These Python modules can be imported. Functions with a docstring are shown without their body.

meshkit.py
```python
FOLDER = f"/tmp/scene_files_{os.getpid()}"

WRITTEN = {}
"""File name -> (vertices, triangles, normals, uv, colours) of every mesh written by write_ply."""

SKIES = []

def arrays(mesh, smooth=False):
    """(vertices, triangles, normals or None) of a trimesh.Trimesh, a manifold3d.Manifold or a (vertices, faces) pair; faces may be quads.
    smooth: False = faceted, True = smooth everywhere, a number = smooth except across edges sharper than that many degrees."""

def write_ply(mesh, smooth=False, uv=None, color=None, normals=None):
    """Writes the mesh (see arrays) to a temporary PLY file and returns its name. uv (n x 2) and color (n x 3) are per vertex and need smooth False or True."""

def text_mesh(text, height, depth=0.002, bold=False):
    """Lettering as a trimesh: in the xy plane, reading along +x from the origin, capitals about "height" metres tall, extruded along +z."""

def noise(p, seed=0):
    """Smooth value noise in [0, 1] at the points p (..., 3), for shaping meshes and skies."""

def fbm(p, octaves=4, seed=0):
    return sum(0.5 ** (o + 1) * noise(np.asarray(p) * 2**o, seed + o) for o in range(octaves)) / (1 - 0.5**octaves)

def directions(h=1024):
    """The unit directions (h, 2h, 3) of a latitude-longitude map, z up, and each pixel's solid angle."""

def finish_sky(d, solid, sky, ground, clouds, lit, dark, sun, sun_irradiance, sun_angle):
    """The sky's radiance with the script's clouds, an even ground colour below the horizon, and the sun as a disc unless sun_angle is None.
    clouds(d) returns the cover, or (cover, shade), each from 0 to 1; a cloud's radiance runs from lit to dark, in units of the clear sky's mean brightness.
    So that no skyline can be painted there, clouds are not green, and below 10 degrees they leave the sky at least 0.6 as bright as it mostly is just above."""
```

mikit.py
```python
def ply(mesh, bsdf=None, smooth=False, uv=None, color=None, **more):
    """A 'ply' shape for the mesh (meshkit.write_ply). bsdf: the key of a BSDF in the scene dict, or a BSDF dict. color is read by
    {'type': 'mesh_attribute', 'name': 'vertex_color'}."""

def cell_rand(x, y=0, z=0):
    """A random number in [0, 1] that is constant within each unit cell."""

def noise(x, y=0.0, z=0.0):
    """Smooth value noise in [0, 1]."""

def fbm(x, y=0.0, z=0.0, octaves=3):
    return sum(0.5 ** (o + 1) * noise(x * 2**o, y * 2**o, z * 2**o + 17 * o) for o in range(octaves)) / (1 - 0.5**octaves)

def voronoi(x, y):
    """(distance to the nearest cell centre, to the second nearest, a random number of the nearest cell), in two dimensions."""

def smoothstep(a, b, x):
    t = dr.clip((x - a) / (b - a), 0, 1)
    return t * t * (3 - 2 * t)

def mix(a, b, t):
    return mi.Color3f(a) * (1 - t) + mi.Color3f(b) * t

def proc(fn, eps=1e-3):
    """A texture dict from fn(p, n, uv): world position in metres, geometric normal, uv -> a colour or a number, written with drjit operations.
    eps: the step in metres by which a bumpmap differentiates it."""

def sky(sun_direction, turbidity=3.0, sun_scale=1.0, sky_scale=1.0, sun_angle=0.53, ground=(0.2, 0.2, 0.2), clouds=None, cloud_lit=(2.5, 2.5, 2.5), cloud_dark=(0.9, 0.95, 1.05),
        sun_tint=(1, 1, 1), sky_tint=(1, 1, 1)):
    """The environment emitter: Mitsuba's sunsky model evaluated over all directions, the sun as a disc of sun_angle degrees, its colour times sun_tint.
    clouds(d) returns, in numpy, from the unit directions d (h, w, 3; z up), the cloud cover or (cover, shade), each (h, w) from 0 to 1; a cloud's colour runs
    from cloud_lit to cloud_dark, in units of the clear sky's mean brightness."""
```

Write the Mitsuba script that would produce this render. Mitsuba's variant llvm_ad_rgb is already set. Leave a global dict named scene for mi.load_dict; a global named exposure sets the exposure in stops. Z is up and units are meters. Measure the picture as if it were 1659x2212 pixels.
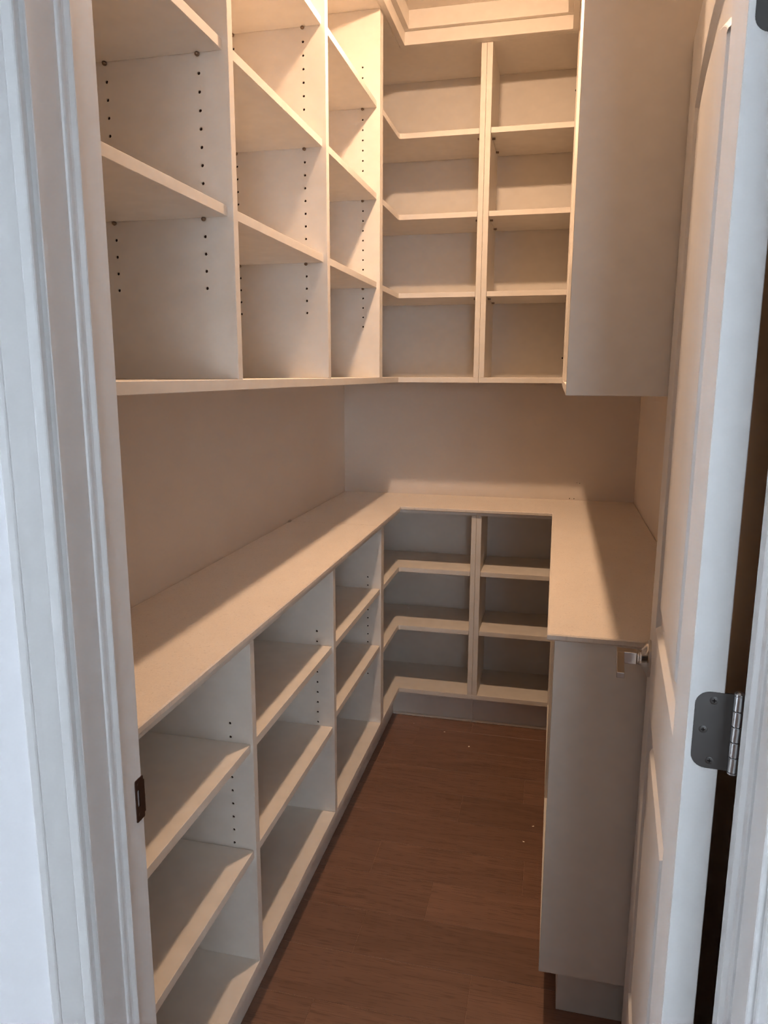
import math, random
import numpy as np, trimesh, manifold3d, shapely
import drjit as dr
import mitsuba as mi
import mikit
from mikit import noise, fbm, cell_rand, smoothstep, mix
from shapely.geometry import Polygon

T = mi.ScalarTransform4f
random.seed(7)
np.random.seed(7)
scene, labels = {'type': 'scene'}, {}

# ------------------------------------------------------------------ camera, light, exposure
YAW, PITCH, ROLL, FOC, EYE = 13.116, 10.655, 0.19, 1580.9, 1.4765
_y, _p, _r = np.radians([YAW, PITCH, ROLL])
FW = np.array([-np.sin(_y) * np.cos(_p), np.cos(_y) * np.cos(_p), -np.sin(_p)])
RT = np.array([np.cos(_y), np.sin(_y), 0.0])
UP = np.cross(RT, FW)
UP = -np.sin(_r) * RT + np.cos(_r) * UP
scene['camera'] = {
    'type': 'perspective', 'fov': 2 * math.degrees(math.atan(1659 / 2 / FOC)), 'fov_axis': 'x', 'near_clip': 0.01, 'far_clip': 100.0,
    'to_world': T().look_at(origin=[0, 0, EYE], target=(np.array([0, 0, EYE]) + FW).tolist(), up=UP.tolist())}
exposure = 0.0
DAY = [6.2, 7.2, 8.3]              # overcast daylight entering through the unseen hall openings
LAMP = [1530.0, 1010.0, 650.0]           # warm dome light on the pantry ceiling, out of view
BULB = (-0.300, 1.885, 2.732)
scene['daylight'] = {'type': 'constant', 'radiance': {'type': 'rgb', 'value': DAY}}


# ------------------------------------------------------------------ materials
def proc_rgb(fn):
    return mikit.proc(fn)


def two(d):
    return {'type': 'twosided', 'b': d}


def principled(col, rough, **k):
    return {'type': 'principled', 'base_color': col if isinstance(col, dict) else {'type': 'rgb', 'value': list(col)}, 'roughness': rough, **k}


MEL = (0.66, 0.615, 0.555)


def mel_fn(p, n, uv):
    a = fbm(p.x * 35, p.y * 35, p.z * 35, 3)
    return mi.Color3f(*MEL) * (0.955 + 0.09 * a)


def wall_fn(p, n, uv):
    a = fbm(p.x * 7, p.y * 7, p.z * 7, 3)
    b = noise(p.x * 260, p.y * 260, p.z * 260)
    return mi.Color3f(0.69, 0.625, 0.56) * (0.95 + 0.07 * a + 0.03 * b)


def wall_bump(p, n, uv):
    return noise(p.x * 330, p.y * 330, p.z * 330) * 0.5 + noise(p.x * 130, p.y * 130, p.z * 130) * 0.5


def counter_fn(p, n, uv):
    a = fbm(p.x * 11, p.y * 11, p.z * 11, 4)
    b = noise(p.x * 420, p.y * 420, 3.0)
    c = smoothstep(0.80, 0.95, noise(p.x * 300 + 7, p.y * 300, 1.0))
    col = mix((0.655, 0.585, 0.51), (0.70, 0.64, 0.57), a) * (0.975 + 0.05 * b)
    return col * (1 - 0.10 * c)


def trim_fn(p, n, uv):
    a = fbm(p.x * 18, p.y * 18, p.z * 5, 3)
    return mi.Color3f(0.70, 0.695, 0.685) * (0.97 + 0.06 * a)


def oak(shift, tone):
    def fn(p, n, uv):
        x, y = p.x + shift * 3.7, p.y + shift * 1.9
        warp = fbm(x * 2.2, y * 9, shift, 3)
        g = fbm(x * 3.5, y * 55 + warp * 9, shift * 2, 4)
        pore = smoothstep(0.56, 0.80, noise(x * 28, y * 620, shift))
        ring = 0.5 + 0.5 * dr.sin((y * 90 + warp * 26 + x * 1.5) * 1.0)
        c = mix((0.130, 0.069, 0.045), (0.208, 0.114, 0.076), 0.25 + 0.55 * g + 0.2 * ring)
        big = fbm(x * 1.7, y * 4.0, shift + 9, 2)
        return c * (1 - 0.20 * pore) * (0.90 + 0.2 * big) * tone
    return fn


def hall_floor_fn(p, n, uv):
    row = dr.floor((p.y - 0.0225) / 0.1575)
    e = (p.y - 0.0225) / 0.1575 - row
    x = p.x / 1.2 + cell_rand(row, 3) * 5
    g = fbm(p.x * 3.5 + row, p.y * 55, 0, 3)
    c = mix((0.130, 0.069, 0.045), (0.208, 0.114, 0.076), g) * (0.85 + 0.3 * cell_rand(row, dr.floor(x)))
    return c * dr.select((e < 0.01) | (x - dr.floor(x) < 0.002), 0.3, 1.0)


def scuffed_steel(p, n, uv):
    a = fbm(p.x * 60, p.y * 60, p.z * 60, 3)
    return 0.20 + 0.16 * a


scene['mat_melamine'] = two(principled(proc_rgb(mel_fn), 0.50, specular=0.35))
scene['mat_wall'] = two({'type': 'bumpmap', 'arbitrary': mikit.proc(wall_bump, 8e-4), 'scale': 0.00025, 'b': principled(proc_rgb(wall_fn), 0.75, specular=0.25)})
scene['mat_hall_wall'] = two(principled((0.74, 0.74, 0.755), 0.7, specular=0.25))
scene['mat_unseen_hall_dark'] = two(principled((0.34, 0.33, 0.32), 0.8, specular=0.2))  # unseen hall surfaces, kept dark to cut their bounce into the pantry
scene['mat_ceiling'] = two(principled((0.70, 0.65, 0.58), 0.8, specular=0.2))
scene['mat_counter'] = two(principled(proc_rgb(counter_fn), 0.38, specular=0.45))
scene['mat_trim'] = two(principled(proc_rgb(trim_fn), 0.42, specular=0.30))
for i_, (s_, t_) in enumerate([(1.0, 1.0), (2.3, 0.94), (3.1, 1.05), (4.7, 0.84)]):
    scene[f'mat_oak_{i_}'] = two(principled(proc_rgb(oak(s_, t_)), 0.42, specular=0.4))
scene['mat_hall_floor'] = two(principled(proc_rgb(hall_floor_fn), 0.42, specular=0.4))
scene['mat_subfloor_glint'] = two(principled((0.30, 0.19, 0.13), 0.9, specular=0.1))  # pale colour stands in for light caught on the plank bevels
scene['mat_core'] = two(principled((0.022, 0.012, 0.008), 0.9, specular=0.1))
scene['mat_chrome'] = two(principled((0.60, 0.585, 0.57), 0.07, metallic=1.0))
scene['mat_nickel'] = two(principled((0.56, 0.57, 0.58), mikit.proc(scuffed_steel), metallic=1.0))
scene['mat_leaf_dark_reflection'] = two(principled((0.105, 0.102, 0.098), 0.36, metallic=0.9))  # steel darkened to paint in the dark hall it mirrors
scene['mat_bronze'] = two(principled((0.11, 0.070, 0.055), 0.34, metallic=1.0))
scene['mat_void'] = two(principled((0.012, 0.010, 0.010), 0.9, specular=0.1))
scene['mat_pin'] = two(principled((0.22, 0.16, 0.115), 0.26, metallic=0.95))
scene['mat_porcelain'] = two(principled((0.82, 0.81, 0.78), 0.2, specular=0.5))
scene['mat_seam'] = two(principled((0.42, 0.35, 0.28), 0.7, specular=0.2))
scene['mat_chip'] = two(principled((0.85, 0.79, 0.70), 0.7, specular=0.2))


# ------------------------------------------------------------------ geometry helpers
def box(x0, x1, y0, y1, z0, z1, c=0.0008):
    """A box with all its edges chamfered."""
    lo, hi = np.array([x0, y0, z0]), np.array([x1, y1, z1])
    lo, hi = np.minimum(lo, hi), np.maximum(lo, hi)
    if not c:
        return trimesh.creation.box(bounds=[lo, hi])
    pts = []
    for sx in (0, 1):
        for sy in (0, 1):
            for sz in (0, 1):
                s = (sx, sy, sz)
                for keep in range(3):
                    q = [(hi[k] if s[k] else lo[k]) + (0 if k == keep else (-c if s[k] else c)) for k in range(3)]
                    pts.append(q)
    return trimesh.convex.convex_hull(np.array(pts))


def join(ms):
    return trimesh.util.concatenate(ms)


def inset(pts, d):
    """The closed polygon (counter-clockwise) moved inwards by d with mitred corners; same number of points."""
    p = np.asarray(pts, float)
    e = np.roll(p, -1, 0) - p
    e /= np.linalg.norm(e, axis=1, keepdims=True)
    n = np.stack([-e[:, 1], e[:, 0]], 1)
    n0 = np.roll(n, 1, 0)
    m = n + n0
    m /= (m * n).sum(1, keepdims=True)
    return p + m * d


def ccw(pts):
    p = np.asarray(pts, float)
    a = np.sum(p[:, 0] * np.roll(p[:, 1], -1) - np.roll(p[:, 0], -1) * p[:, 1])
    return p if a > 0 else p[::-1]


def triangulate(pts, holes=()):
    v, f = trimesh.creation.triangulate_polygon(Polygon(pts, holes), engine='earcut')
    return np.asarray(v), np.asarray(f)


def slab(pts, z0, z1, c=0.0008):
    """An extruded polygon with chamfered rims."""
    p = ccw(pts)
    q = inset(p, c)
    n = len(p)
    rings = [(q, z0), (p, z0 + c), (p, z1 - c), (q, z1)]
    V = np.vstack([np.column_stack([r, np.full(n, z)]) for r, z in rings])
    F = []
    for k in range(3):
        for i in range(n):
            j = (i + 1) % n
            a, b, d, e = k * n + i, k * n + j, (k + 1) * n + j, (k + 1) * n + i
            F += [[a, b, d], [a, d, e]]
    tv, tf = triangulate(q)
    # earcut keeps the polygon's own vertices; map them back by position
    idx = np.array([int(np.argmin(np.linalg.norm(q - t, axis=1))) for t in tv])
    tf = idx[tf]
    for t in tf:
        a = np.cross(q[t[1]] - q[t[0]], q[t[2]] - q[t[0]])
        t = t if a > 0 else t[::-1]
        F.append([3 * n + t[0], 3 * n + t[1], 3 * n + t[2]])
        F.append([t[2], t[1], t[0]])
    return trimesh.Trimesh(V, np.array(F), process=False)


def to_man(m):
    m = trimesh.Trimesh(m.vertices, m.faces, process=True)
    return manifold3d.Manifold(manifold3d.Mesh(np.asarray(m.vertices, np.float32), np.asarray(m.faces, np.uint32)))


def cylinder_y(x, y0, y1, z, r, n=10):
    m = trimesh.creation.cylinder(r, abs(y1 - y0), sections=n)
    m.apply_transform(trimesh.transformations.rotation_matrix(math.pi / 2, [1, 0, 0]))
    m.apply_translation([x, (y0 + y1) / 2, z])
    return m


def cylinder_z(x, y, z0, z1, r, n=20):
    m = trimesh.creation.cylinder(r, z1 - z0, sections=n)
    m.apply_translation([x, y, (z0 + z1) / 2])
    return m


def lathe(profile, n=32):
    """profile: (radius, height) points; revolved about z."""
    return trimesh.creation.revolve(np.array(profile, float), sections=n)


def key_for(name):
    if name not in scene and name not in labels and not any(k.startswith(name + '__') for k in scene):
        return name
    i = 1
    while True:
        k = f'{name}_{i:03d}'
        if k not in scene and k not in labels and not any(s.startswith(k + '__') for s in scene):
            return k
        i += 1


def thing(name, label, category=None, group=None, kind=None):
    k = key_for(name)
    d = {'label': label}
    if category:
        d['category'] = category
    if group:
        d['group'] = group
    if kind:
        d['kind'] = kind
    labels[k] = d
    return k


def part(parent, name, mesh, mat, label=None, kind=None, smooth=False):
    k = key_for(parent + '__' + name)
    scene[k] = mikit.ply(mesh, mat, smooth=smooth)
    if label or kind:
        labels[k] = {**({'label': label} if label else {}), **({'kind': kind} if kind else {})}
    return k


def solid(name, mesh, mat, label, category=None, group=None, kind=None, smooth=False):
    k = thing(name, label, category, group, kind)
    scene[k] = mikit.ply(mesh, mat, smooth=smooth)
    return k


# ------------------------------------------------------------------ plan of the place (metres; x right, y into the pantry, z up)
XL, XR, YB, ZCEIL = -0.937, 0.338, 3.222, 2.749
YH, YJ = 0.677, 0.790                  # hall face and pantry face of the wall with the doorway
XJL, XJR, ZHEAD = -0.512, 0.207, 2.066   # door opening
XU, XB = -0.6143, -0.608                # fronts of the left upper and left lower units
YU, YL = 2.880, 2.902                   # fronts of the back upper and back lower units
RU, RB = 0.0166, 0.0184                 # fronts of the right upper and right lower units
YE = 1.5033                              # near end of the right-hand units
PT = 0.0200                              # panel thickness
ZCT, ZCB = 0.945, 0.931                 # countertop
ZU0, ZU1 = 1.445, 2.6425                # underside and top of the upper units
ZB0 = 0.128                              # underside of the lower units' bottom panels
YBP = 3.190                              # face of the back panels of the units on the back wall

# ------------------------------------------------------------------ the setting
S = 'structure'
solid('wall_left', box(XL - 0.1, XL, YJ - 0.02, YB + 0.1, -0.05, ZCEIL + 0.1, 0), 'mat_wall', 'beige painted wall behind the left counter and shelving', kind=S)
solid('wall_right', box(XR, XR + 0.1, YJ - 0.02, YB + 0.1, -0.05, ZCEIL + 0.1, 0), 'mat_wall', 'beige painted wall on the right behind the open door', kind=S)
wb = solid('wall_back', box(XL - 0.1, XR + 0.1, YB, YB + 0.1, -0.05, ZCEIL + 0.1, 0), 'mat_wall', 'beige painted back wall of the pantry', kind=S)
for (hx, hz) in ((0.0725, 0.951), (0.0915, 0.951), (0.100, 1.021), (0.112, 1.019)):
    m = cylinder_y(hx, YB - 0.0006, YB + 0.002, hz, 0.0021 if hz < 1 else 0.0015, 10)
    part(wb, 'nail_hole', m, 'mat_core')
solid('ceiling', box(XL - 0.1, XR + 0.1, YJ - 0.02, YB + 0.1, ZCEIL, ZCEIL + 0.1, 0), 'mat_ceiling', 'flat painted ceiling of the pantry', kind=S)
fr = [box(-2.6, XJL - 0.018, YH, YJ - 0.0005, -0.05, ZCEIL + 0.1, 0), box(XJR + 0.018, 2.2, YH, YJ - 0.0005, -0.05, ZCEIL + 0.1, 0), box(XJL - 0.018, XJR + 0.018, YH, YJ - 0.0005, ZHEAD + 0.018, ZCEIL + 0.1, 0)]
solid('wall_front', join(fr), 'mat_hall_wall', 'pale wall with the doorway, seen at the left edge beside the door casing', kind=S)
# unseen hall behind the camera; openings placed to light casings, jambs and door
solid('wall_unseen_hall_left', join([box(-2.7, -2.6, -3.2, -1.2, -0.05, 2.85, 0), box(-2.7, -2.6, -0.1, YH + 0.1, -0.05, 2.85, 0), box(-2.7, -2.6, -1.2, -0.1, -0.05, 0.06, 0), box(-2.7, -2.6, -1.2, -0.1, 2.35, 2.85, 0)]), 'mat_unseen_hall_dark', 'unseen hall wall left of the doorway, with an opening placed to light the casings and door', kind=S)
solid('wall_unseen_hall_right', box(2.2, 2.3, -3.2, YH + 0.1, -0.05, 2.85, 0), 'mat_unseen_hall_dark', 'unseen dark hall wall to the right of the doorway', kind=S)
solid('ceiling_unseen_hall', box(-2.7, 2.3, -3.2, YJ - 0.03, ZCEIL, 2.85, 0), 'mat_unseen_hall_dark', 'unseen dark hall ceiling', kind=S)
solid('wall_unseen_hall_far', join([box(-2.7, 0.5, -3.3, -3.2, -0.05, 2.85, 0), box(2.1, 2.3, -3.3, -3.2, -0.05, 2.85, 0), box(0.5, 2.1, -3.3, -3.2, -0.05, 0.06, 0), box(0.5, 2.1, -3.3, -3.2, 2.4, 2.85, 0)]), 'mat_unseen_hall_dark', 'unseen hall wall with a wide opening placed to light the doorway from behind', kind=S)

# floor: base slab tinted pale for painted seam glints, planks one by one
ROW0, PW = 0.6495, 0.1575
fl = thing('floor', 'brown oak plank floor with planks laid across the pantry', kind=S)
part(fl, 'base', join([box(-2.7, 2.3, -3.3, ROW0, -0.06, -0.012, 0), box(XL, XR, ROW0, YB, -0.06, -0.0011, 0)]), 'mat_subfloor_glint')
part(fl, 'hall_boards', box(-2.7, 2.3, -3.3, ROW0 - 0.001, -0.012, 0.0, 0), 'mat_hall_floor')
JOINTS = {4: [-0.504, 0.31], 5: [-0.1425], 6: [-0.453], 7: [-0.2905], 8: [-0.486, -0.033], 9: [-0.70, 0.15], 10: [-0.262], 11: [-0.051], 12: [-0.62, 0.2], 13: [-0.506], 14: [-0.2885], 15: [-0.6, 0.1]}
TONES = [0, 1, 2, 0, 3, 0, 2, 1, 0, 2]
WIDE = {}
cnt = 0
for r in range(17):
    y0 = ROW0 + r * PW
    y1 = min(y0 + PW, YB)
    xs = [XL] + sorted(JOINTS.get(r, [random.uniform(-0.7, 0.1)])) + [XR]
    for a, b in zip(xs[:-1], xs[1:]):
        g = 0.0004
        z = -0.0004 * random.random()
        if r == 6 and b < -0.4:
            mat = 'mat_oak_3'
        else:
            mat = f'mat_oak_{TONES[cnt % 10]}'
        part(fl, 'plank', box(a + g, b - g, y0 + g, y1 - g, -0.0112, z, 0.0007), mat)
        cnt += 1

# ------------------------------------------------------------------ doorway: jambs, stops, casings, strike plate
df = thing('door_frame', 'white painted door jambs and stops lining the doorway', kind=S)
for side, xj in ((-1, XJL), (1, XJR)):
    x0, x1 = (xj - 0.018, xj) if side < 0 else (xj, xj + 0.018)
    m = box(x0, x1, YH, YJ, 0.0, ZHEAD + 0.018, 0.001)
    if side < 0:
        cut = box(xj - 0.014, xj + 0.01, 0.7760, 0.7825, 0.9150, 0.9400, 0)
        mm = (to_man(m) - to_man(cut)).to_mesh()
        m = trimesh.Trimesh(mm.vert_properties[:, :3], mm.tri_verts, process=False)
    part(df, 'jamb', m, 'mat_trim')
    # moulded stop: profile (distance from the jamb, y)
    prof = [(0.0, 0.7370), (0.0088, 0.7370), (0.0096, 0.7362), (0.0096, 0.7346), (0.0088, 0.7335), (0.0070, 0.7318), (0.0052, 0.7300), (0.0042, 0.7280), (0.0040, 0.7262), (0.0034, 0.7242), (0.0022, 0.7226), (0.0, 0.7218)]
    pts = [(xj - side * d, y) for d, y in prof]
    part(df, 'door_stop', slab(pts, 0.0, ZHEAD - 0.011, 0.0001), 'mat_trim')
part(df, 'head_jamb', box(XJL, XJR, YH, YJ, ZHEAD, ZHEAD + 0.018, 0.001), 'mat_trim')
part(df, 'head_stop', box(XJL, XJR, 0.7218, 0.737, ZHEAD - 0.0105, ZHEAD, 0.002), 'mat_trim')
# strike plate: T-shaped bronze plate with a bolt hole, on the left jamb near its pantry edge
def rr(x0, x1, y0, y1, r, n=5):
    out = []
    for cx, cy, a0 in ((x1 - r, y1 - r, 0), (x0 + r, y1 - r, 90), (x0 + r, y0 + r, 180), (x1 - r, y0 + r, 270)):
        for i in range(n + 1):
            a = math.radians(a0 + 90 * i / n)
            out.append((cx + r * math.cos(a), cy + r * math.sin(a)))
    return out
plate = Polygon(rr(0.7730, 0.7915, 0.8955, 0.9550, 0.002)).difference(Polygon(rr(0.7765, 0.7820, 0.9155, 0.9395, 0.0010)))
m = trimesh.creation.extrude_polygon(plate, 0.0016, engine='earcut')      # in (y, z), extruded along local z -> world x
m.vertices = np.column_stack([m.vertices[:, 2], m.vertices[:, 0], m.vertices[:, 1]]) + [XJL - 0.0004, 0, 0]
m.fix_normals()
sk = part(df, 'strike_plate', m, 'mat_bronze', label='dark bronze strike plate')
part(sk, 'lip', box(XJL - 0.0035, XJL + 0.0012, 0.7905, 0.7945, 0.9010, 0.9480, 0.0006), 'mat_bronze')
part(sk, 'bolt_pocket', box(XJL - 0.0139, XJL - 0.010, 0.7762, 0.7823, 0.9152, 0.9398, 0), 'mat_bronze')
for z_ in (0.9045, 0.9475):
    m = lathe([(0, 0.0006), (0.0025, 0.0004), (0.0034, 0.0), (0.0034, -0.001), (0, -0.001)], 14)
    m.vertices = np.column_stack([m.vertices[:, 2], m.vertices[:, 0], m.vertices[:, 1]]) + [XJL + 0.0013, 0.7800, z_]
    m.fix_normals()
    part(sk, 'screw', m, 'mat_bronze')

# casings: moulded profile (distance from the reveal, thickness)
CAS = [(0.0, 0.0), (0.0, 0.0066), (0.0012, 0.0078), (0.0030, 0.0082), (0.0124, 0.0084), (0.0130, 0.0081), (0.0136, 0.0081), (0.0144, 0.0086), (0.0180, 0.0095), (0.0230, 0.0104), (0.0290, 0.0112), (0.0350, 0.0121), (0.0395, 0.0130), (0.0416, 0.0134),
       (0.0422, 0.0131), (0.0428, 0.0131), (0.0436, 0.0140), (0.0455, 0.0146), (0.0540, 0.0148), (0.0558, 0.0138), (0.0558, 0.0)]
for nm, side, xj in (('trim_1', -1, XJL), ('trim_2', 1, XJR)):
    x0 = xj + side * 0.0066
    pts = [(x0 + side * s, YH - 0.0001 - t) for s, t in CAS]
    solid(nm, slab(pts, 0.0, ZHEAD + 0.0066 + 0.0558, 0.0001), 'mat_trim', 'white moulded door casing down the ' + ('left edge of the photo' if side < 0 else 'right edge of the photo'), kind=S)
pts = [(ZHEAD + 0.0067 + s, YH - 0.0001 - t) for s, t in CAS]
m = slab(pts, XJL - 0.0066, XJR + 0.0066, 0.0001)
m.vertices = np.column_stack([m.vertices[:, 2], m.vertices[:, 1], m.vertices[:, 0]])
m.faces = m.faces[:, ::-1]
solid('trim_3', m, 'mat_trim', 'white moulded casing above the doorway', kind=S)

# ------------------------------------------------------------------ the door, open into the pantry
TH = math.radians(4.12)
DA = np.array([0.1550, 0.8017])
DR_ = np.array([math.sin(TH), math.cos(TH)])
DN = np.array([math.cos(TH), -math.sin(TH)])
DW, DT, DZ0, DZ1 = 0.689, 0.035, 0.012, 2.052


def dworld(m, flip=None):
    """door coordinates (s along the leaf from the hinge edge, t through its thickness from the visible face, z) to world"""
    v = np.asarray(m.vertices)
    w = DA + v[:, :1] * DR_ + v[:, 1:2] * DN
    m = m.copy()
    m.vertices = np.column_stack([w, v[:, 2]])
    # the frame (s, t, z) is left-handed in the world
    m.faces = m.faces[:, ::-1]
    return m


def arch_panel(s0, s1, z0, z1, rise, n=24):
    pts = [(s0, z0), (s1, z0)]
    if rise <= 0:
        return pts + [(s1, z1), (s0, z1)]
    w = (s1 - s0) / 2
    R = (w * w + rise * rise) / (2 * rise)
    a = math.asin(w / R)
    for i in range(n + 1):
        t = a - 2 * a * i / n
        pts.append(((s0 + s1) / 2 + R * math.sin(t), z1 + R * math.cos(t) - (R - rise)))
    return pts


def door_face(t_face, sign):
    """one moulded face: rails and stiles at depth 0, sticking, groove, raised bevel and field; depth grows with sign"""
    outer = [(0.0008, DZ0), (DW - 0.0008, DZ0), (DW - 0.0008, DZ1), (0.0008, DZ1)]
    panels = [arch_panel(0.130, DW - 0.130, 1.020, 1.900, 0.060), arch_panel(0.130, DW - 0.130, 0.245, 0.860, 0)]
    ms = []
    v, f = triangulate(outer, panels)
    ms.append((np.column_stack([v[:, 0], np.full(len(v), t_face), v[:, 1]]), f))
    steps = [(0.0, 0.0), (0.0010, 0.0006), (0.0085, 0.0082), (0.0100, 0.0090), (0.0470, 0.0094), (0.0482, 0.0088), (0.0550, 0.0020), (0.0565, 0.0014)]
    for pn in panels:
        p = ccw(pn)
        k = len(p)
        rings = [np.column_stack([inset(p, d)[:, 0], np.full(k, t_face + sign * e), inset(p, d)[:, 1]]) for d, e in steps]
        V = np.vstack(rings)
        F = []
        for a in range(len(rings) - 1):
            for i in range(k):
                j = (i + 1) % k
                F += [[a * k + i, a * k + j, (a + 1) * k + j], [a * k + i, (a + 1) * k + j, (a + 1) * k + i]]
        ms.append((V, np.array(F)))
        q = inset(p, steps[-1][0])
        v, f = triangulate(q)
        ms.append((np.column_stack([v[:, 0], np.full(len(v), t_face + sign * steps[-1][1]), v[:, 1]]), f))
    want = -sign
    out = []
    for V, F in ms:
        m = trimesh.Trimesh(V, F, process=False)
        fn = np.cross(V[F[:, 1]] - V[F[:, 0]], V[F[:, 2]] - V[F[:, 0]])
        F = np.where((fn[:, 1:2] * want) < 0, F[:, ::-1], F)
        out.append(trimesh.Trimesh(V, F, process=False))
    return out


dr_ = thing('door_1', 'white moulded panel door with an arched top panel, standing open on the right', kind=S)
edge = []
c = 0.0008
prof = [(0.0008, 0.0), (0.0, 0.0008), (0.0, DT - 0.0008), (0.0008, DT), (DW - 0.0008, DT), (DW, DT - 0.0008), (DW, 0.0008), (DW - 0.0008, 0.0)]
V = np.array([[s, t, z] for z in (DZ0, DZ1) for s, t in prof])
F = []
for i in range(8):
    if i in (3, 7):
        continue
    j = (i + 1) % 8
    F += [[i, j, 8 + j], [i, 8 + j, 8 + i]]
for b in (0, 8):
    for i in range(1, 7):
        F.append([b, b + i, b + i + 1] if b else [b, b + i + 1, b + i])
rim = trimesh.Trimesh(V, np.array(F), process=False)
body = join(door_face(0.0, 1) + door_face(DT, -1) + [rim])
part(dr_, 'slab', dworld(body), 'mat_trim')

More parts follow.
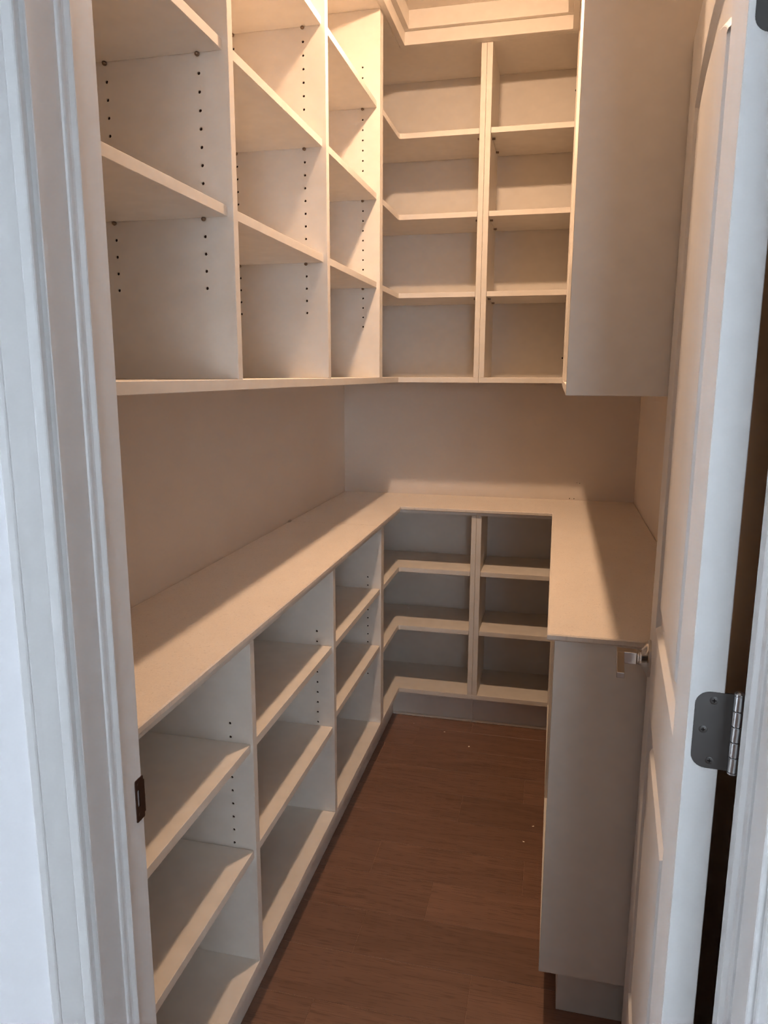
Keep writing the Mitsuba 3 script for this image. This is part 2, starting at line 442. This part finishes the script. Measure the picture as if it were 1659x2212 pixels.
# hinges: door leaf with three screws, five knuckles on a pin
TP, SP, KR = 0.0490, -0.0010, 0.0053      # pin axis in door coordinates, knuckle radius
for hz in (1.0972, 1.8300, 0.3350):
    z0, z1 = hz - 0.04445, hz + 0.04445
    pl = Polygon(rr(0.0062, 0.060, z0, z1, 0.0155, 8)).intersection(shapely.box(0, z0 - 1, 0.0455, z1 + 1))
    m = trimesh.creation.extrude_polygon(pl, 0.0024, engine='earcut')        # (t, z) -> along s
    m.vertices = np.column_stack([0.0018 - m.vertices[:, 2], m.vertices[:, 0], m.vertices[:, 1]])
    m = dworld(m)
    m.fix_normals()
    hg = part(dr_, 'hinge', m, 'mat_leaf_dark_reflection', label='satin steel butt hinge')
    for i in range(5):
        a, b = z1 - 0.01778 * i - 0.0003, z1 - 0.01778 * (i + 1) + 0.0003
        kn = lathe([(0, a), (KR - 0.0006, a), (KR, a - 0.0006), (KR, b + 0.0006), (KR - 0.0006, b), (0, b)][::-1], 20)
        kn.vertices += [SP, TP, 0]
        kn = dworld(kn)
        kn.fix_normals()
        part(hg, 'knuckle', kn, 'mat_nickel', smooth=35)
    # the rolled strap that ties knuckles 2 and 4 to the door leaf
    for i in (1, 3):
        a, b = z1 - 0.01778 * (i + 1) + 0.0006, z1 - 0.01778 * i - 0.0006
        st = box(-0.0040, -0.0008, 0.0440, 0.0485, a, b, 0.0006)
        st = dworld(st)
        st.fix_normals()
        part(hg, 'strap', st, 'mat_nickel')
    for zz in (z1, z0):
        sgn = 1 if zz == z1 else -1
        tip = lathe([(0, 0.0), (KR * 1.02, 0.0), (KR * 1.02, 0.0016), (KR * 0.7, 0.0034), (0, 0.0042)], 18)
        if sgn < 0:
            tip.vertices[:, 2] *= -1
        tip.vertices += [SP, TP, zz]
        tip = dworld(tip)
        tip.fix_normals()
        part(hg, 'pin_tip', tip, 'mat_nickel', smooth=35)
    for st_, sz in ((0.0250, 0.0349), (0.0165, 0.0004), (0.0255, -0.0352)):
        sc = lathe([(0, 0.0004), (0.0036, 0.0004), (0.0044, 0.0001), (0.0047, -0.0003), (0.0047, -0.001), (0, -0.001)][::-1], 20)
        sc.vertices = np.column_stack([-0.0006 - sc.vertices[:, 2], sc.vertices[:, 0] + st_, sc.vertices[:, 1] + hz + sz])
        sc = dworld(sc)
        sc.fix_normals()
        part(hg, 'screw', sc, 'mat_leaf_dark_reflection', smooth=30)
        cr = join([box(-0.00115, -0.0004, st_ - 0.0021, st_ + 0.0021, hz + sz - 0.0005, hz + sz + 0.0005, 0), box(-0.00115, -0.0004, st_ - 0.0005, st_ + 0.0005, hz + sz - 0.0021, hz + sz + 0.0021, 0)])
        part(hg, 'screw_slot', dworld(cr), 'mat_void')

# lever handle on the visible face: rose, collar, shank, lever pointing back to the hinges
LS, LZ = 0.6400, 0.9310


def from_face(m):
    """lathe about z -> axis standing out of the visible face at the lever's place"""
    v = np.asarray(m.vertices)
    m = m.copy()
    m.vertices = np.column_stack([LS + v[:, 0], -v[:, 2], LZ + v[:, 1]])
    m = dworld(m)
    m.fix_normals()
    return m


lv = part(dr_, 'lever_handle', from_face(lathe([(0, 0), (0.0365, 0), (0.0365, 0.0035), (0.0350, 0.0055), (0.0300, 0.0075), (0.0220, 0.0125), (0.0170, 0.0165), (0.0, 0.0165)], 48)), 'mat_chrome', label='polished chrome lever handle', smooth=30)
part(lv, 'collar', from_face(lathe([(0, 0.0165), (0.0150, 0.0165), (0.0150, 0.0200), (0.0135, 0.0215), (0.0135, 0.0240), (0, 0.0240)], 40)), 'mat_chrome', smooth=30)


def hull_spheres(items):
    pts = []
    ico = trimesh.creation.icosphere(2, 1.0)
    for (c_, r_) in items:
        pts.append(ico.vertices * r_ + np.asarray(c_))
    return trimesh.convex.convex_hull(np.vstack(pts))


r_ = 0.0030
sh = hull_spheres([((LS + a, -t, LZ + b), r_) for t in (0.0265, 0.0590) for a in (-0.0085, 0.0085) for b in (-0.0095, 0.0095)])
sh = dworld(sh)
sh.fix_normals()
part(lv, 'shank', sh, 'mat_chrome', smooth=40)
r2 = 0.0018
it = []
for s_, h_ in ((LS + 0.0110, 0.0105), (LS - 0.0125, 0.0105)):
    it += [((s_, -t, LZ + b), r2) for t in (0.0505, 0.0615) for b in (-h_, h_)]
root = hull_spheres(it)
it = []
for s_, za, zb in ((LS - 0.006, -0.0075, 0.0105), (LS - 0.100, -0.0050, 0.0030)):
    it += [((s_, -t, LZ + b), r2) for t in (0.0505, 0.0615) for b in (za, zb)]
bar = hull_spheres(it)
mm = (to_man(root) + to_man(bar)).to_mesh()
bar = dworld(trimesh.Trimesh(mm.vert_properties[:, :3], mm.tri_verts, process=False))
bar.fix_normals()
part(lv, 'lever', bar, 'mat_chrome', smooth=40)


# ------------------------------------------------------------------ shelving
ZH = [2.3442 - 0.032 * k for k in range(-4, 23)]       # shelf-pin holes of the upper units
ZL = [0.7298 - 0.032 * k for k in range(0, 13)]        # and of the lower ones
USH = [1.7707, 2.0587, 2.3467]                          # undersides of the adjustable upper shelves
ST = 0.0195


def drilled(parent, name, x0, x1, y0, y1, z0, z1, spots, faces='both', label=None):
    """an upright panel (thin in y) with rows of pin holes; each hole bored 3 mm to its dark core"""
    b = box(x0, x1, y0, y1, z0, z1)
    cuts, plugs = [], []
    for (hx, hz) in spots:
        if faces in ('both', 'near'):
            cuts.append(cylinder_y(hx, y0 - 0.002, y0 + 0.0070, hz, 0.0030, 12))
            plugs.append(cylinder_y(hx, y0 + 0.0022, y0 + 0.0069, hz, 0.0029, 12))
        if faces in ('both', 'far'):
            cuts.append(cylinder_y(hx, y1 - 0.0070, y1 + 0.002, hz, 0.0030, 12))
            plugs.append(cylinder_y(hx, y1 - 0.0069, y1 - 0.0022, hz, 0.0029, 12))
    mm = to_man(b) - manifold3d.Manifold.compose([to_man(q) for q in cuts])
    mm = mm.to_mesh()
    k = part(parent, name, trimesh.Trimesh(mm.vert_properties[:, :3], mm.tri_verts, process=False), 'mat_melamine', label=label)
    part(k, 'pin_holes', join(plugs), 'mat_core', label='dark shelf-pin holes', kind='stuff')
    return k


# one shelf pin (spoon with a stem), pointing along +y out of a panel face at the origin
stem = cylinder_y(0, -0.006, 0.0015, 0, 0.0024, 10)
tab = trimesh.creation.icosphere(2, 1.0)
tab.vertices = tab.vertices * [0.0046, 0.0050, 0.0042] + [0, 0.0040, -0.0006]
tab.vertices[:, 2] = np.minimum(tab.vertices[:, 2], 0.0022)
PIN_OUT = mikit.ply(join([stem, tab]), 'mat_pin', smooth=40)
flip = join([stem, tab])
flip.vertices[:, 1] *= -1
flip.faces = flip.faces[:, ::-1]
PIN_IN = mikit.ply(flip, 'mat_pin', smooth=40)


def pin(parent, x, y, z, out):
    k = key_for(parent + '__shelf_pin')
    scene[k] = {**(PIN_OUT if out else PIN_IN), 'to_world': T().translate([x, y, z])}
    if k.endswith('__shelf_pin'):
        labels[k] = {'label': 'small brass-coloured shelf pin'}


def straight_left(name, label, ys, xf, xback, z0, z1, tp, holes, cols, shelves, xs, pins, extra=()):
    """open unit along the left wall; ys: (near, far) faces of each upright"""
    t = thing(name, label, 'shelving unit')
    for i, (a, b) in enumerate(ys):
        f = 'far' if i == 0 else ('near' if i == len(ys) - 1 else 'both')
        drilled(t, 'upright_panel', xback, xf, a, b, z0, z1, [(c_, h) for c_ in cols for h in holes], f)
    for i in range(len(ys) - 1):
        a, b = ys[i][1] + 0.0008, ys[i + 1][0] - 0.0008
        for zs in shelves[i]:
            part(t, 'shelf', box(xback + 0.004, xs, a, b, zs, zs + ST), 'mat_melamine')
            if pins:
                for c_ in cols:
                    pin(t, c_, ys[i][1], zs - 0.0025, True)
                    pin(t, c_, ys[i + 1][0], zs - 0.0025, False)
    return t


X2 = -0.931
UY = [(0.7920, 0.8120), (1.3668, 1.3885), (1.9611, 1.9836), (2.5602, 2.5815)]
lu = straight_left('wall_shelving_unit', 'long cream open shelving unit hung on the left wall above the counter', UY, XU, X2, ZU0 + 0.0205, ZU1, None, ZH, (-0.6741, -0.8660), [USH, USH, USH], -0.6255, True)
part(lu, 'bottom_panel', box(X2, XU, 0.7920, 2.5815, ZU0, ZU0 + 0.0205), 'mat_melamine')
part(lu, 'top_panel', box(X2, XU, 0.7920, 2.5815, ZU1, ZU1 + 0.0190), 'mat_melamine')
part(lu, 'back_panel', box(X2 - 0.005, X2, 0.7920, 2.5815, ZU0, ZU1 + 0.019, 0), 'mat_melamine')

LYS = [(0.7920, 0.8120), (1.3640, 1.3860), (1.9620, 1.9840), (2.5680, 2.5880)]
LSH = [0.4113, 0.6673]
ll = straight_left('base_shelving_unit', 'long cream open base unit with low shelves under the left counter', LYS, XB, X2, ZB0 + ST, ZCB - 0.0135, None, ZL, (-0.6600, -0.8520), [LSH, LSH, [0.4433, 0.6673]], -0.6130, False)
part(ll, 'bottom_panel', box(X2, XB, 0.7920, 2.5880, ZB0, ZB0 + ST), 'mat_melamine')
part(ll, 'top_panel', box(X2, XB, 0.7920, 2.5880, ZCB - 0.0135, ZCB), 'mat_melamine')
part(ll, 'back_panel', box(X2 - 0.005, X2, 0.7920, 2.5880, ZB0, ZCB, 0), 'mat_melamine')
part(ll, 'toe_kick', box(-0.664, -0.646, 0.7920, 2.5880, 0.0, ZB0), 'mat_melamine')


def corner(name, label, y0, xf, yf, xm, z0, z1, tb, tt, shelves, xs, ysf):
    """L-shaped corner unit between the left run (starting at y0) and the upright at xm on the back wall"""
    t = thing(name, label, 'corner shelving unit')
    y0b = y0 + PT

    def ell(xa, ya, d0=0.0, d1=0.0, r=0.009, gap=0.0):
        return [(X2 + 0.002, y0 + d0), (xa, y0 + d0), (xa, ya - r), (xa + 0.30 * r, ya - 0.30 * r), (xa + r, ya), (xm - d1, ya), (xm - d1, YBP - 0.001 - gap), (X2 + 0.002, YBP - 0.001 - gap)]
    part(t, 'bottom_panel', slab(ell(xf, yf, r=0.001), z0, z0 + tb), 'mat_melamine')
    part(t, 'top_panel', slab(ell(xf, yf, r=0.001), z1, z1 + tt), 'mat_melamine')
    part(t, 'upright_panel', box(X2, xf, y0, y0b, z0 + tb, z1), 'mat_melamine')
    part(t, 'upright_panel', box(xm - 0.0200, xm, yf, YBP, z0 + tb, z1), 'mat_melamine')
    part(t, 'back_panel', box(X2, xm, YBP, YBP + 0.012, z0, z1 + tt, 0), 'mat_melamine')
    part(t, 'side_panel', box(X2 - 0.004, X2 + 0.001, y0, YBP, z0, z1 + tt, 0), 'mat_melamine')
    for zs in shelves:
        part(t, 'shelf', slab(ell(xs, ysf, PT + 0.001, 0.0208, gap=0.004), zs, zs + ST), 'mat_melamine')
    return t


cu = corner('corner_shelving_unit', 'cream L-shaped corner unit hung above the counter in the far left corner', 2.5830, XU, YU, -0.2986, ZU0, ZU1, 0.0205, 0.019, [1.7665, 2.0535, 2.3405], -0.6175, YU + 0.002)
for zs in (1.7665, 2.0535, 2.3405):
    k = key_for(cu + '__shelf_pin')
    scene[k] = mikit.ply(box(-0.3300, -0.3186, 2.932, 2.942, zs - 0.006, zs, 0.0006), 'mat_pin')
cl = corner('corner_shelving_unit', 'cream L-shaped corner base unit under the counter in the far left corner', 2.5895, XB, YL, -0.2935, ZB0, ZCB - 0.0135, ST, 0.0135, [0.4110, 0.6650], -0.6130, YL + 0.001)
part(cl, 'toe_kick', slab([(-0.664, 2.5885), (-0.646, 2.5885), (-0.646, 2.962), (-0.2935, 2.962), (-0.2935, 2.980), (-0.664, 2.980)], 0.0, ZB0), 'mat_melamine')
part(cl, 'toe_strip', box(-0.645, -0.2935, 2.951, 2.9615, 0.0, 0.0095, 0.002), 'mat_melamine')


def back_right(name, label, yf, xm, xe, z0, z1, tb, tt, shelves, ysf, pins):
    t = thing(name, label, 'shelving unit')
    part(t, 'upright_panel', box(xm, xm + 0.0205, yf, YBP, z0 + tb, z1), 'mat_melamine')
    part(t, 'upright_panel', box(XR - 0.022, XR - 0.002, yf, YBP, z0 + tb, z1), 'mat_melamine')
    part(t, 'bottom_panel', box(xm, XR - 0.002, yf, YBP, z0, z0 + tb), 'mat_melamine')
    part(t, 'top_panel', box(xm, XR - 0.002, yf, YBP, z1, z1 + tt), 'mat_melamine')
    part(t, 'back_panel', box(xm, XR - 0.002, YBP, YBP + 0.012, z0, z1 + tt, 0), 'mat_melamine')
    for zs in shelves:
        part(t, 'shelf', box(xm + 0.0213, XR - 0.0225, ysf, YBP - 0.005, zs, zs + ST), 'mat_melamine')
        if pins:
            for yy in (2.945, 3.118):
                k = key_for(t + '__shelf_pin')
                scene[k] = mikit.ply(box(xm + 0.0205, xm + 0.032, yy - 0.0045, yy + 0.0045, zs - 0.006, zs, 0.0006), 'mat_pin')
    return t


bu = back_right('wall_shelving_unit', 'cream open shelving unit hung on the back wall, right of the double upright', YU, -0.2980, RU, ZU0, ZU1, 0.0205, 0.019, [1.7665, 2.0535, 2.3405], YU + 0.002, True)
bl = back_right('base_shelving_unit', 'cream open base unit under the back counter, right of the double upright', YL, -0.2930, RB, ZB0, ZCB - 0.0135, ST, 0.0135, [0.4115, 0.6655], YL + 0.001, False)
part(bl, 'toe_kick', box(-0.2930, 0.08, 2.962, 2.980, 0.0, ZB0), 'mat_melamine')
part(bl, 'toe_strip', box(-0.2930, 0.079, 2.951, 2.9615, 0.0, 0.0095, 0.002), 'mat_melamine')
# cam and screw holes in the back panels
for par, hx, hz in ((cu, -0.338, 2.590), (cu, -0.344, 1.516), (bu, 0.0185, 2.565), (bu, 0.0145, 1.545)):
    part(par, 'screw_hole', cylinder_y(hx, YBP - 0.0007, YBP + 0.001, hz, 0.0034 if hx > 0 or hz > 2 else 0.0022, 12), 'mat_core')


def right_unit(name, label, xf, y0, y1, z0, z1, tb, tt, shelves):
    t = thing(name, label, 'shelving unit')
    mid = (y0 + y1) / 2
    part(t, 'end_panel', box(xf, XR - 0.001, y0, y0 + 0.0205, z0, z1 + tt), 'mat_melamine')
    for a in (mid - 0.010, y1 - 0.0205):
        part(t, 'upright_panel', box(xf, XR - 0.004, a, a + 0.0200, z0 + tb, z1), 'mat_melamine')
    part(t, 'bottom_panel', box(xf, XR - 0.004, y0 + 0.0206, y1, z0, z0 + tb), 'mat_melamine')
    part(t, 'top_panel', box(xf, XR - 0.004, y0 + 0.0206, y1, z1, z1 + tt), 'mat_melamine')
    part(t, 'back_panel', box(XR - 0.008, XR - 0.002, y0 + 0.0206, y1, z0, z1 + tt, 0), 'mat_melamine')
    for a, b in ((y0 + 0.0212, mid - 0.0106), (mid + 0.0106, y1 - 0.0211)):
        for zs in shelves:
            part(t, 'shelf', box(xf + 0.009, XR - 0.009, a, b, zs, zs + ST), 'mat_melamine')
    return t


ru = right_unit('wall_shelving_unit', 'tall blank-ended upper unit hung on the right wall beside the open door', RU, 1.4945, YU - 0.001, 1.4365, ZU1, 0.0205, 0.019, USH)
rl = right_unit('base_shelving_unit', 'blank-ended base unit on the right below the counter, beside the door lever', RB, YE, YL - 0.001, ZB0, ZCB - 0.0135, ST, 0.0135, LSH)
part(rl, 'toe_kick', join([box(0.062, XR - 0.01, 1.5405, 1.5585, 0.0, ZB0), box(0.062, 0.080, 1.5590, 2.9000, 0.0, ZB0)]), 'mat_melamine')

# ------------------------------------------------------------------ countertop, U-shaped
XC, YC, RC, YCE = -0.6005, 2.8870, 0.0027, 1.4935
ct = solid('countertop', slab([(XL + 0.001, YJ + 0.001), (XC, YJ + 0.001), (XC, YC), (RC, YC), (RC, YCE), (XR - 0.001, YCE), (XR - 0.001, YB - 0.001), (XL + 0.001, YB - 0.001)], ZCB, ZCT, 0.0025), 'mat_counter', 'pale beige U-shaped countertop running along the left, back and right walls', 'countertop')

part(ct, 'seam', box(XL + 0.004, XC - 0.003, 2.4900, 2.4908, ZCT - 0.002, ZCT + 0.00012, 0), 'mat_seam')

# ------------------------------------------------------------------ crown fascia over the upper units, two stepped boards per run
cm = thing('trim_4', 'cream stepped crown boards between the upper units and the ceiling', kind=S)
FX, FY, FR = XU + 0.0223, YU - 0.034, RU - 0.0200
part(cm, 'lower_board', box(FX - 0.019, FX, YJ + 0.003, FY, ZU1, 2.6880), 'mat_melamine')
part(cm, 'lower_board', box(FX - 0.019, FR + 0.019, FY, FY + 0.019, ZU1, 2.6880), 'mat_melamine')
part(cm, 'lower_board', box(FR, FR + 0.019, 1.4945, FY, ZU1, 2.6880), 'mat_melamine')
GX, GY, GR = FX + 0.018, FY - 0.018, FR - 0.018
part(cm, 'upper_board', box(GX - 0.03, GX, YJ + 0.003, GY, 2.6882, ZCEIL), 'mat_melamine')
part(cm, 'upper_board', box(GX - 0.03, GR + 0.03, GY, GY + 0.03, 2.6882, ZCEIL), 'mat_melamine')
part(cm, 'upper_board', box(GR, GR + 0.03, 1.4945, GY, 2.6882, ZCEIL), 'mat_melamine')
part(cm, 'soffit', join([box(XU + 0.0002, FX - 0.0191, YJ + 0.003, FY, ZU1 + 0.0001, ZU1 + 0.006, 0), box(XU + 0.0002, RU - 0.0002, FY + 0.0191, YU - 0.0005, ZU1 + 0.0001, ZU1 + 0.006, 0), box(FR + 0.0191, RU - 0.0002, 1.4945, FY, ZU1 + 0.0001, ZU1 + 0.006, 0)]), 'mat_melamine')

# ------------------------------------------------------------------ unseen dome light on the pantry ceiling, placed to cast the shelf shadows
la = thing('unseen_ceiling_lamp', 'unseen small flush ceiling light with a warm glowing dome', 'lamp')
m = lathe([(0, 0.0), (0.076, 0.0), (0.078, -0.004), (0.074, -0.012), (0.048, -0.016), (0.0425, -0.0168), (0.0, -0.0168)][::-1], 48)
m.vertices += [BULB[0], BULB[1], ZCEIL]
m.fix_normals()
part(la, 'base_plate', m, 'mat_porcelain', smooth=30)
b = lathe([(0.0, -0.0231)] + [(0.0462 * math.sin(math.radians(t)), 0.0231 - 0.0462 * math.cos(math.radians(t))) for t in range(5, 61, 5)] + [(0.0, 0.0)], 48)
b.vertices += [BULB[0], BULB[1], BULB[2]]
b.fix_normals()
k = part(la, 'dome', b, 'mat_porcelain', smooth=40)
scene[k]['emitter'] = {'type': 'area', 'radiance': {'type': 'rgb', 'value': LAMP}}

# ------------------------------------------------------------------ crumbs of plaster left on the floor, a chip of caulk on the counter
for (x, y, s, lb) in ((-0.396, 2.835, 0.0040, 'tiny pale plaster crumb on the floor nearest the back toe kick'), (-0.282, 2.735, 0.0058, 'curled pale plaster crumb on the floor in the middle of the far planks'), (-0.535, 2.882, 0.0022, 'faint plaster speck on the floor near the far left corner'),
                      (-0.012, 2.255, 0.0040, 'pale plaster crumb on the floor close to the right base unit'), (-0.040, 2.165, 0.0036, 'thin plaster sliver on the floor, nearer than the crumb by the right base unit')):
    m = trimesh.creation.icosphere(1, 1.0)
    rs = np.random.RandomState(int(1000 * abs(x)))
    m.vertices *= (1 + 0.35 * (rs.rand(len(m.vertices), 1) - 0.5)) * [s, s * 0.55, s * 0.30]
    m.apply_transform(trimesh.transformations.rotation_matrix(rs.rand() * 3, [0, 0, 1]))
    m.vertices += [x, y, s * 0.28]
    solid('plaster_crumb', m, 'mat_chip', lb, 'crumb', 'plaster crumbs on the floor')

m = trimesh.creation.icosphere(2, 1.0)
m.vertices *= [0.0050, 0.0125, 0.0042]
m.vertices += [XL + 0.0052, 2.4800, ZCT + 0.0026]
solid('caulk_blob', m, 'mat_seam', 'tiny tan caulk blob where the countertop seam meets the left wall', 'caulk')
